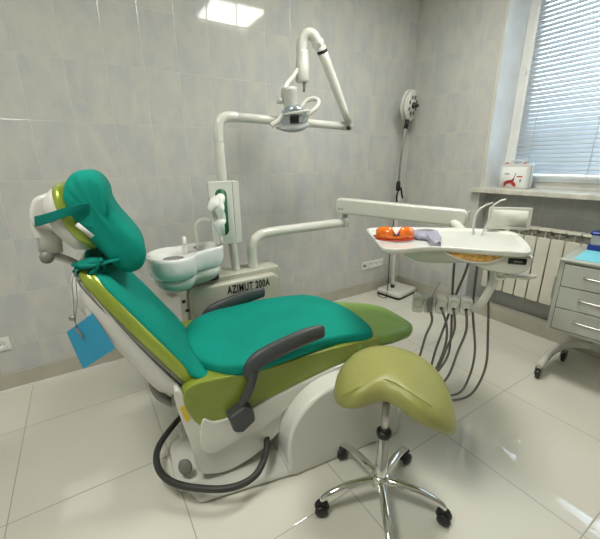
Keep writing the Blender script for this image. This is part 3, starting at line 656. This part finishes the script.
# housing under the top
hp_ = smooth2([(-1.60, -1.40), (-1.605, -1.47), (-1.54, -1.54), (-1.42, -1.655), (-1.34, -1.73), (-1.26, -1.77), (-1.17, -1.72), (-1.09, -1.62), (-1.12, -1.48), (-1.25, -1.34), (-1.42, -1.28), (-1.53, -1.32)], 5)
hs = obj('housing', puff(hp_, [(.11, .862), (.06, .868), (.02, .888), (.004, .915), (.0, .946)], c=(-1.34, -1.55)), 'seafoam', t, label='pale rounded housing under the table top')
hf = Vector((-1.482, -1.687, .90)); fa = Vector((.64, -.77, 0)).normalized(); fn = Vector((-.77, -.64, 0)).normalized()
obj('front_housing', prism([(-.115, .045), (-.04, .008), (.05, -.028), (.12, -.038), (.175, -.036), (.208, -.012), (.220, .046)], (hf, fa, (0, 0, 1), fn), -.10, -.008), 'white', t, bevel=.012, seg=4)
pd = smooth2([(-.06, .045), (0, .022), (.06, .012), (.12, .016), (.175, .045), (.06, .047)], 4)
pd = [(x-.062, min(z, .045)) for x, z in pd]
obj('mat_drawer', prism(pd, (hf, fa, (0, 0, 1), fn), -.06, -.002), 'amber', t, smooth=False, label='amber patterned silicone mat in the drawer')
obj('drawer_lip', tube([hf+fa*x+Vector((0, 0, z))+fn*.0 for x, z in ((-.127, .045), (-.062, .018), (-.002, .007), (.058, .011), (.118, .045))], .004, n=8), 'white', t)
obj('display', prism(rrect(.066, .024, .003, 2, .160, .022), (hf, fa, (0, 0, 1), fn), -.01, -.004), 'black', t, label='black rectangular display')
obj('display_digits', prism(rrect(.032, .009, .001, 2, .162, .022), (hf, fa, (0, 0, 1), fn), -.0045, -.003), 'greycap', t)
# handle + drop tube
obj('handle_hub', lathe([(0, -.03), (.022, -.028), (.025, -.01), (.025, .02), (.02, .03), (.015, .03), (.013, .024), (0, .024)], (-1.355, -1.735, .845), fn, 24), 'white', t)
obj('handle', tube([(-1.345, -1.74, .843), (-1.31, -1.78, .838), (-1.275, -1.815, .838), (-1.255, -1.835, .846)], [.017, .014, .015, .010], n=14, flat=.75), 'white', t)
obj('holder_tube', tube([(-1.335, -1.70, .86), (-1.325, -1.70, .80), (-1.335, -1.69, .74), (-1.345, -1.675, .69), (-1.33, -1.645, .645), (-1.30, -1.615, .625), (-1.275, -1.60, .62)], .0185, n=16), 'white', t)
ha = Vector((.645, -.764, 0)).normalized(); hn_ = Vector((-.764, -.645, 0)).normalized(); h0 = Vector((-1.448, -1.402, .615))
pitch_ = .0565
tops = []
for k in range(5):
    c = h0+ha*(pitch_*k)+Vector((0, 0, .003*k)); tops.append(c)
    hold = obj('instrument_holder', prism(rrect(.053, .088, .012, 4), (c, ha, (0, 0, 1), hn_), -.028, .028), 'white', t, bevel=.007)
    obj('holder_cup', lathe([(.021, 0), (.023, .004), (.019, .004), (.016, -.004), (0, -.008)], c+hn_*.0275+Vector((0, 0, .008)), hn_, 20), 'cream', hold, label='recessed round cup')
    if k: obj('holder_socket', lathe([(.008, 0), (.008, .004), (0, .004)], c+hn_*.030+Vector((0, 0, -.012)), hn_, 12), 'black', hold)
obj('holder_rail', tube([h0-ha*.01+hn_*-.026, h0+ha*.26+hn_*-.026], .012, n=10, smooth=0), 'cream', t)
front = [
 [0, (-1.408, -1.47, .53), (-1.424, -1.455, .44), (-1.436, -1.445, .34), (-1.445, -1.435, .24), (-1.43, -1.43, .15), (-1.40, -1.45, .10)],
 [0, (-1.365, -1.525, .52), (-1.355, -1.53, .42), (-1.365, -1.515, .30), (-1.385, -1.49, .19), (-1.40, -1.47, .12), (-1.38, -1.46, .08)],
 [0, (-1.345, -1.56, .50), (-1.362, -1.54, .38), (-1.38, -1.52, .26), (-1.40, -1.49, .16), (-1.40, -1.47, .09), (-1.37, -1.47, .05)],
 [0, (-1.308, -1.60, .50), (-1.322, -1.58, .37), (-1.338, -1.56, .23), (-1.37, -1.52, .12), (-1.40, -1.49, .06), (-1.37, -1.49, .03)],
]
back = [
 [(-1.281, -1.472, .87), (-1.281, -1.472, .792), (-1.274, -1.481, .617), (-1.262, -1.494, .414), (-1.272, -1.49, .26), (-1.33, -1.46, .14)],
 [(-1.24, -1.52, .87), (-1.242, -1.518, .797), (-1.266, -1.49, .635), (-1.29, -1.462, .438), (-1.315, -1.445, .29), (-1.35, -1.44, .15)],
 [(-1.21, -1.553, .87), (-1.212, -1.553, .801), (-1.205, -1.561, .573), (-1.179, -1.591, .343), (-1.183, -1.586, .18), (-1.215, -1.553, .055), (-1.28, -1.50, .03)],
 [(-1.18, -1.593, .87), (-1.177, -1.593, .805), (-1.150, -1.626, .469), (-1.137, -1.640, .262), (-1.158, -1.616, .10), (-1.205, -1.568, .025), (-1.28, -1.52, .015)],
]
for k in range(4):
    c = tops[k+1]+hn_*.032+Vector((0, 0, -.012))
    pts = [c, ]+front[k][1:]
    obj('hose', tube(pts+back[k][::-1][1:], .0062, n=10), 'tube', t)
c = tops[1]
hpz = obj('handpiece', tube([c+hn_*.034+Vector((0, 0, -.03)), c+hn_*.034+Vector((0, 0, .02)), c+hn_*.03+ha*.006+Vector((0, 0, .045))], [.010, .014, .010], n=12), 'greycap', t, label='grey air syringe in the second holder')
obj('handpiece_tip', tube([c+hn_*.03+ha*.006+Vector((0, 0, .045)), c+hn_*.025+ha*.02+Vector((0, 0, .085)), c+hn_*.02+ha*.038+Vector((0, 0, .125))], [.005, .004, .0025], n=8), 'steel', hpz)
# bent white wands in the table top
obj('suction_wand', tube([(-1.199, -1.501, .955), (-1.203, -1.497, 1.024), (-1.196, -1.505, 1.075), (-1.180, -1.523, 1.103), (-1.155, -1.55, 1.122)], [.006, .0055, .005, .004, .004], n=10), 'white', t)
obj('suction_wand', tube([(-1.175, -1.53, .958), (-1.166, -1.54, 1.007), (-1.158, -1.549, 1.047), (-1.157, -1.551, 1.10), (-1.138, -1.572, 1.128), (-1.12, -1.59, 1.138)], [.006, .0055, .0045, .004, .004, .004], n=10), 'white', t)
# x-ray viewer plate behind
vr = obj('film_viewer', prism(rrect(.195, .112, .006, 3), ((-1.0, -1.56, 1.032), (.65, -.76, 0), (.05, .04, .998), (-.76, -.65, .06)), -.009, .009), 'white', t, bevel=.003, label='upright white film viewer plate')
obj('viewer_screen', prism(rrect(.16, .082, .003, 3), ((-1.0, -1.56, 1.032), (.65, -.76, 0), (.05, .04, .998), (-.76, -.65, .06)), .009, .0105), 'white', vr)
obj('viewer_stem', cyl((-1.0, -1.56, .93), (-1.0, -1.56, .99), .012), 'white', vr)

# ------------------------------------------------------------------ goggles and tool on the table
t = thing('safety_goggles', 'orange tinted safety goggles lying on the left end of the instrument table', 'goggles', (-1.62, -1.37, .964))
ga = Vector((.79, -.61, 0)).normalized(); gn = Vector((-.61, -.79, 0)).normalized(); g0 = Vector((-1.628, -1.378, .964))
def gp(a, z, d): return g0+ga*a+Vector((0, 0, z))+gn*d
bm = bmesh.new()
# wrap-around one-piece lens: curved sheet with nose notch
prev = None; N_ = 28
for k in range(N_+1):
    a = -.085+.17*k/N_; u = a/.085
    d = .035*(1-u*u)-.01
    zt = .066-.010*u**4-.036*math.exp(-(a/.014)**2); zb = .006+.002*u*u
    zt = max(zt-.02*max(0, abs(u)-.8)*5*.5, .02)
    cur = [bm.verts.new(gp(a, zb, d+.004)), bm.verts.new(gp(a, (zb+zt)/2, d+.006)), bm.verts.new(gp(a, zt, d-.006))]
    if prev:
        for i in range(2): bm.faces.new((prev[i], prev[i+1], cur[i+1], cur[i]))
    prev = cur
ln = obj('lens', bm, 'orange', t, fixn=False); so = ln.modifiers.new('s', 'SOLIDIFY'); so.thickness = .0025
obj('brow_frame', tube([gp(-.088, .014, -.012), gp(-.05, .022, .018), gp(0, .03, .031), gp(.05, .022, .018), gp(.088, .014, -.012)], .0028, n=8), 'black', t)
obj('nose_bridge', tube([gp(-.022, .052, .018), gp(-.008, .035, .03), gp(.002, .027, .032)], .003, n=8), 'black', t)
obj('nose_bridge', tube([gp(.022, .052, .018), gp(.010, .037, .03), gp(.002, .027, .032)], .003, n=8), 'navy', t)
obj('temple_arm', tube([gp(-.085, .016, -.012), gp(-.088, .012, -.05), gp(-.02, .008, -.075), gp(.05, .006, -.07)], .0035, n=8), 'red', t)
obj('temple_arm', tube([gp(.085, .016, -.012), gp(.09, .012, -.05), gp(.06, .007, -.08), gp(-.03, .006, -.085)], .0035, n=8), 'red', t)
obj('lower_rim', tube([gp(-.088, .006, -.006), gp(-.05, .005, .024), gp(0, .005, .037), gp(.05, .005, .024), gp(.088, .006, -.006)], .004, n=8), 'red', t)
lt = smooth2([(-1.475, -1.345), (-1.53, -1.42), (-1.51, -1.465), (-1.555, -1.515), (-1.585, -1.56), (-1.562, -1.578), (-1.52, -1.54), (-1.475, -1.515), (-1.40, -1.455), (-1.345, -1.385), (-1.37, -1.335), (-1.42, -1.325)], 5)
t = thing('hand_tool', 'lilac grey hooked plastic hand tool lying beside the orange goggles', 'hand tool', (-1.48, -1.43, .962))
obj('tool_body', puff(lt, [(.012, .9615), (.002, .966), (.0, .975), (.006, .985), (.018, .988)], c=(-1.475, -1.43)), 'mauve', t)
obj('tool_slot', prism(smooth2([(-1.46, -1.37), (-1.42, -1.40), (-1.385, -1.405), (-1.40, -1.37)], 4), ((0, 0, 0), (1, 0, 0), (0, 1, 0), (0, 0, 1)), .986, .9895), 'greycap', t)
obj('tool_button', lathe([(.006, 0), (.005, .003), (0, .003)], (-1.572, -1.575, .985), n=12), 'greycap', t)

# ------------------------------------------------------------------ drawer cabinet
az = math.atan2(-.99, .137)
t = thing('drawer_cabinet', 'grey white rolling cabinet with three drawers below the window', 'cabinet', (-.574, -1.670, 0), az)
# local x along the front to the right, local y into depth
W_, D_, Z0, Z1 = .47, .455, .332, .765
def lb(x0, x1, y0, y1, z0, z1): return box(x0, x1, y0, y1, z0, z1)
obj('cabinet_body', lb(0, W_, .012, D_, Z0, Z1), 'cab', t, bevel=.004)
obj('worktop', lb(-.004, W_+.004, -.004, D_+.004, Z1, Z1+.012), 'cab', t, bevel=.003)
dh = (Z1-Z0-.035)/3
obj('drawer_gap', lb(.022, W_-.022, .006, .0125, Z0+.018, Z1-.012), 'cabgap', t, smooth=False)  # dark sheet standing in for the shadow lines around the drawers
for k in range(3):
    z0 = Z0+.022+dh*k
    dr = obj('drawer', lb(.026, W_-.026, -.002, .010, z0+.002, z0+dh-.003), 'cab', t, bevel=.002)
    zc = z0+dh*.55
    obj('drawer_handle', tube([(.125, -.002, zc), (.135, -.022, zc), (.20, -.030, zc), (.27, -.030, zc), (.335, -.022, zc), (.345, -.002, zc)], .0055, n=8), 'steel', dr)
obj('side_rail', tube([(-.0, .10, .645), (-.022, .10, .638), (-.024, .10, .57), (-.022, .10, .502), (0, .10, .495)], .006, n=8), 'chrome', t, label='vertical chrome grab rail on the side')
obj('side_rail', tube([(-.0, .14, .645), (-.022, .14, .638), (-.024, .14, .57), (-.022, .14, .502), (0, .14, .495)], .006, n=8), 'chrome', t)
fr_ = tube([(.02, -.03, .10), (.02, .08, .10), (.022, .20, .10), (.04, .29, .105), (.08, .355, .12), (.15, .39, .135), (.23, .40, .14), (.31, .39, .135), (.38, .355, .12), (.42, .29, .105), (.438, .2, .10), (.44, .08, .10), (.44, -.03, .10)], .022, n=16)
base = obj('foot_frame', fr_, 'white', t)
obj('frame_column', lb(.19, .27, .36, .44, .13, Z0+.01), 'cab', t, bevel=.004)
for (cx, cy) in ((.018, -.01), (.068, .335), (.442, -.01), (.392, .335)):
    cs = obj('castor', cyl((cx-.01, cy, .031), (cx+.01, cy, .031), .031, n=20), 'black', t, bevel=.006)
    bm = bmesh.new(); box(cx-.018, cx-.013, cy-.018, cy+.02, .025, .075, bm); box(cx+.013, cx+.018, cy-.018, cy+.02, .025, .075, bm); box(cx-.018, cx+.018, cy-.018, cy+.02, .07, .082, bm)
    obj('castor_fork', bm, 'greycap', cs, bevel=.002); obj('castor_hub', cyl((cx-.02, cy, .031), (cx+.02, cy, .031), .008, n=10), 'steel', cs)
R_ = Matrix.Translation((-.574, -1.670, 0)) @ Matrix.Rotation(az, 4, 'Z')
def cabthing(o): o.matrix_world = R_ @ o.matrix_world; return o
tr = obj('tray_liner', lb(.05, .42, .035, .34, Z1+.012, Z1+.0155), 'cyan', None, smooth=False)
tr.location = R_.to_translation(); tr.rotation_euler = (0, 0, az); tag(tr, 'cyan blue paper liner lying on the drawer cabinet', 'liner')
t = thing('cotton_dispenser', 'small clear box with navy lid and base at the back of the drawer cabinet', 'dispenser', (-.574, -1.670, 0), az)
zt = Z1+.012
obj('dispenser_base', lb(.045, .13, .355, .44, zt, zt+.035), 'navy', t, bevel=.004)
obj('clear_body', lb(.053, .122, .363, .432, zt+.035, zt+.095), 'clear', t, bevel=.004)
obj('cotton_fill', lb(.061, .114, .371, .424, zt+.036, zt+.075), 'paper', t, bevel=.01)
obj('dispenser_lid', puff(rrect(.09, .09, .015, 4, .0875, .3975), [(.006, zt+.095), (.0, zt+.098), (.002, zt+.11), (.02, zt+.118)]), 'navy', t)

# ------------------------------------------------------------------ saddle stool
ST = thing('saddle_stool', 'olive green saddle stool on a chrome five star base with black castors', 'stool', (-2.014, -1.744, 0), math.radians(-44))
def lobe(a):
    # plan outline of the saddle, s across, t away from the rider's front
    c, s_ = math.cos(a), math.sin(a)
    rs = .238 if c > 0 else .224; rt = .215 if s_ > 0 else .186
    e = (2.7 if s_ > 0 else 2.0) if c > 0 else 2.15
    r = (abs(c/rs)**e+abs(s_/rt)**e)**(-1/e)
    x, y = r*c, r*s_
    if s_ < 0: y += .075*math.exp(-((x+.035)/.085)**2)*min(1, -s_*1.3)
    return (.025+x, .065+y)
so_ = [lobe(2*PI*k/72) for k in range(72)]
def sad(s_, t_): 
    x = s_-.0
    return .527-(2.3 if x > 0 else 2.0)*x*x*(1-.35*max(0, min(1, (t_-.02)/.2)))-.30*max(0, t_-.12)**2+.05*(t_-.06)*0
obj('seat', puff(so_, [(.05, -.035), (.022, -.033), (.006, -.020), (.0, .0), (.004, .022), (.020, .040), (.045, .050), (.08, .054)], base=sad, c=(.025, .075), rings=8), 'stool', ST)
sm = []
for k in range(-13, 14):
    x = .0115*k-.015; a = k
    y = -.088+.075*math.exp(-((x+.03)/.095)**2)+.3*x*x
    sm.append((x, y, sad(x, y)+.0475))
obj('seam', tube([(x+.006, y+.006, z+.0015) for x, y, z in sm], .0011, n=6, smooth=2), 'seam', ST)
obj('seat_plate', lathe([(0, 0), (.024, 0), (.024, .012), (0, .012)], (0, 0, .488)), 'black', ST)
obj('gas_piston', cyl((0, 0, .28), (0, 0, .49), .0135), 'steel', ST)
obj('column_sleeve', lathe([(0, .0), (.026, .0), (.026, .02), (.0235, .025), (.0235, .235), (0, .235)], (0, 0, .09)), 'chrome', ST)
obj('column_cap', lathe([(.0, .0), (.0255, .0), (.028, .006), (.028, .022), (.022, .028), (.0, .028)], (0, 0, .322)), 'black', ST)
obj('hub', lathe([(0, .0), (.03, .0), (.036, .008), (.036, .045), (.028, .055), (0, .055)], (0, 0, .082)), 'chrome', ST)
for k in range(5):
    a = math.radians(17+72*k+44); ca, sa = math.cos(a), math.sin(a)
    P_ = lambda r, z: (r*ca, r*sa, z)
    lg = obj('leg', tube([P_(.02, .108), P_(.08, .112), P_(.15, .108), P_(.205, .094), P_(.235, .078), P_(.243, .062)], [.0175, .017, .0155, .014, .012, .009], n=14), 'chrome', ST)
    cx, cy = .245*ca, .245*sa; w = a+rnd.uniform(-.8, .8)+1.2; wx, wy = math.cos(w), math.sin(w)
    bm = bmesh.new()
    for s in (-1, 1): lathe([(0, -.008), (.022, -.008), (.0255, -.003), (.0255, .004), (.02, .009), (0, .010)], (cx+wx*.013*s, cy+wy*.013*s, .0257), (wx*s, wy*s, 0), 20, bm)
    cs = obj('castor', bm, 'black', lg)
    obj('castor_hood', tube([(cx-wy*.022, cy+wx*.022, .03), (cx-wy*.014, cy+wx*.014, .052), (cx, cy, .060), (cx+wy*.014, cy-wx*.014, .052)], [.012, .014, .014, .010], n=10), 'black', lg)

# ------------------------------------------------------------------ light
wd_ = bpy.data.worlds.new('daylight'); SC.world = wd_; wd_.use_nodes = True
bg = wd_.node_tree.nodes['Background']; bg.inputs['Color'].default_value = (.62, .82, 1.0, 1); bg.inputs['Strength'].default_value = 6.5

# ------------------------------------------------------------------ camera
yaw, pitch, roll = .5607, -.3039, -.0098
f = Vector((math.cos(pitch)*math.sin(yaw), math.cos(pitch)*math.cos(yaw), math.sin(pitch)))
rt = Vector((math.cos(yaw), -math.sin(yaw), 0)); up = rt.cross(f)
r2 = rt*math.cos(roll)+up*math.sin(roll); u2 = -rt*math.sin(roll)+up*math.cos(roll)
cam = bpy.data.cameras.new('camera'); co = bpy.data.objects.new('camera', cam); COL.objects.link(co)
cam.sensor_fit = 'HORIZONTAL'; cam.sensor_width = 36; cam.lens = 341.18/600*36; cam.clip_start = .02
mw = Matrix.Identity(4)
for i in range(3): mw[i][0], mw[i][1], mw[i][2] = r2[i], u2[i], -f[i]
mw.translation = (-2.8349, -2.4647, 1.3150); co.matrix_world = mw
SC.camera = co
vs = SC.view_settings; vs.view_transform = 'Standard'; vs.look = 'None'; vs.exposure = 0.38; vs.gamma = 1; vs.use_curve_mapping = False
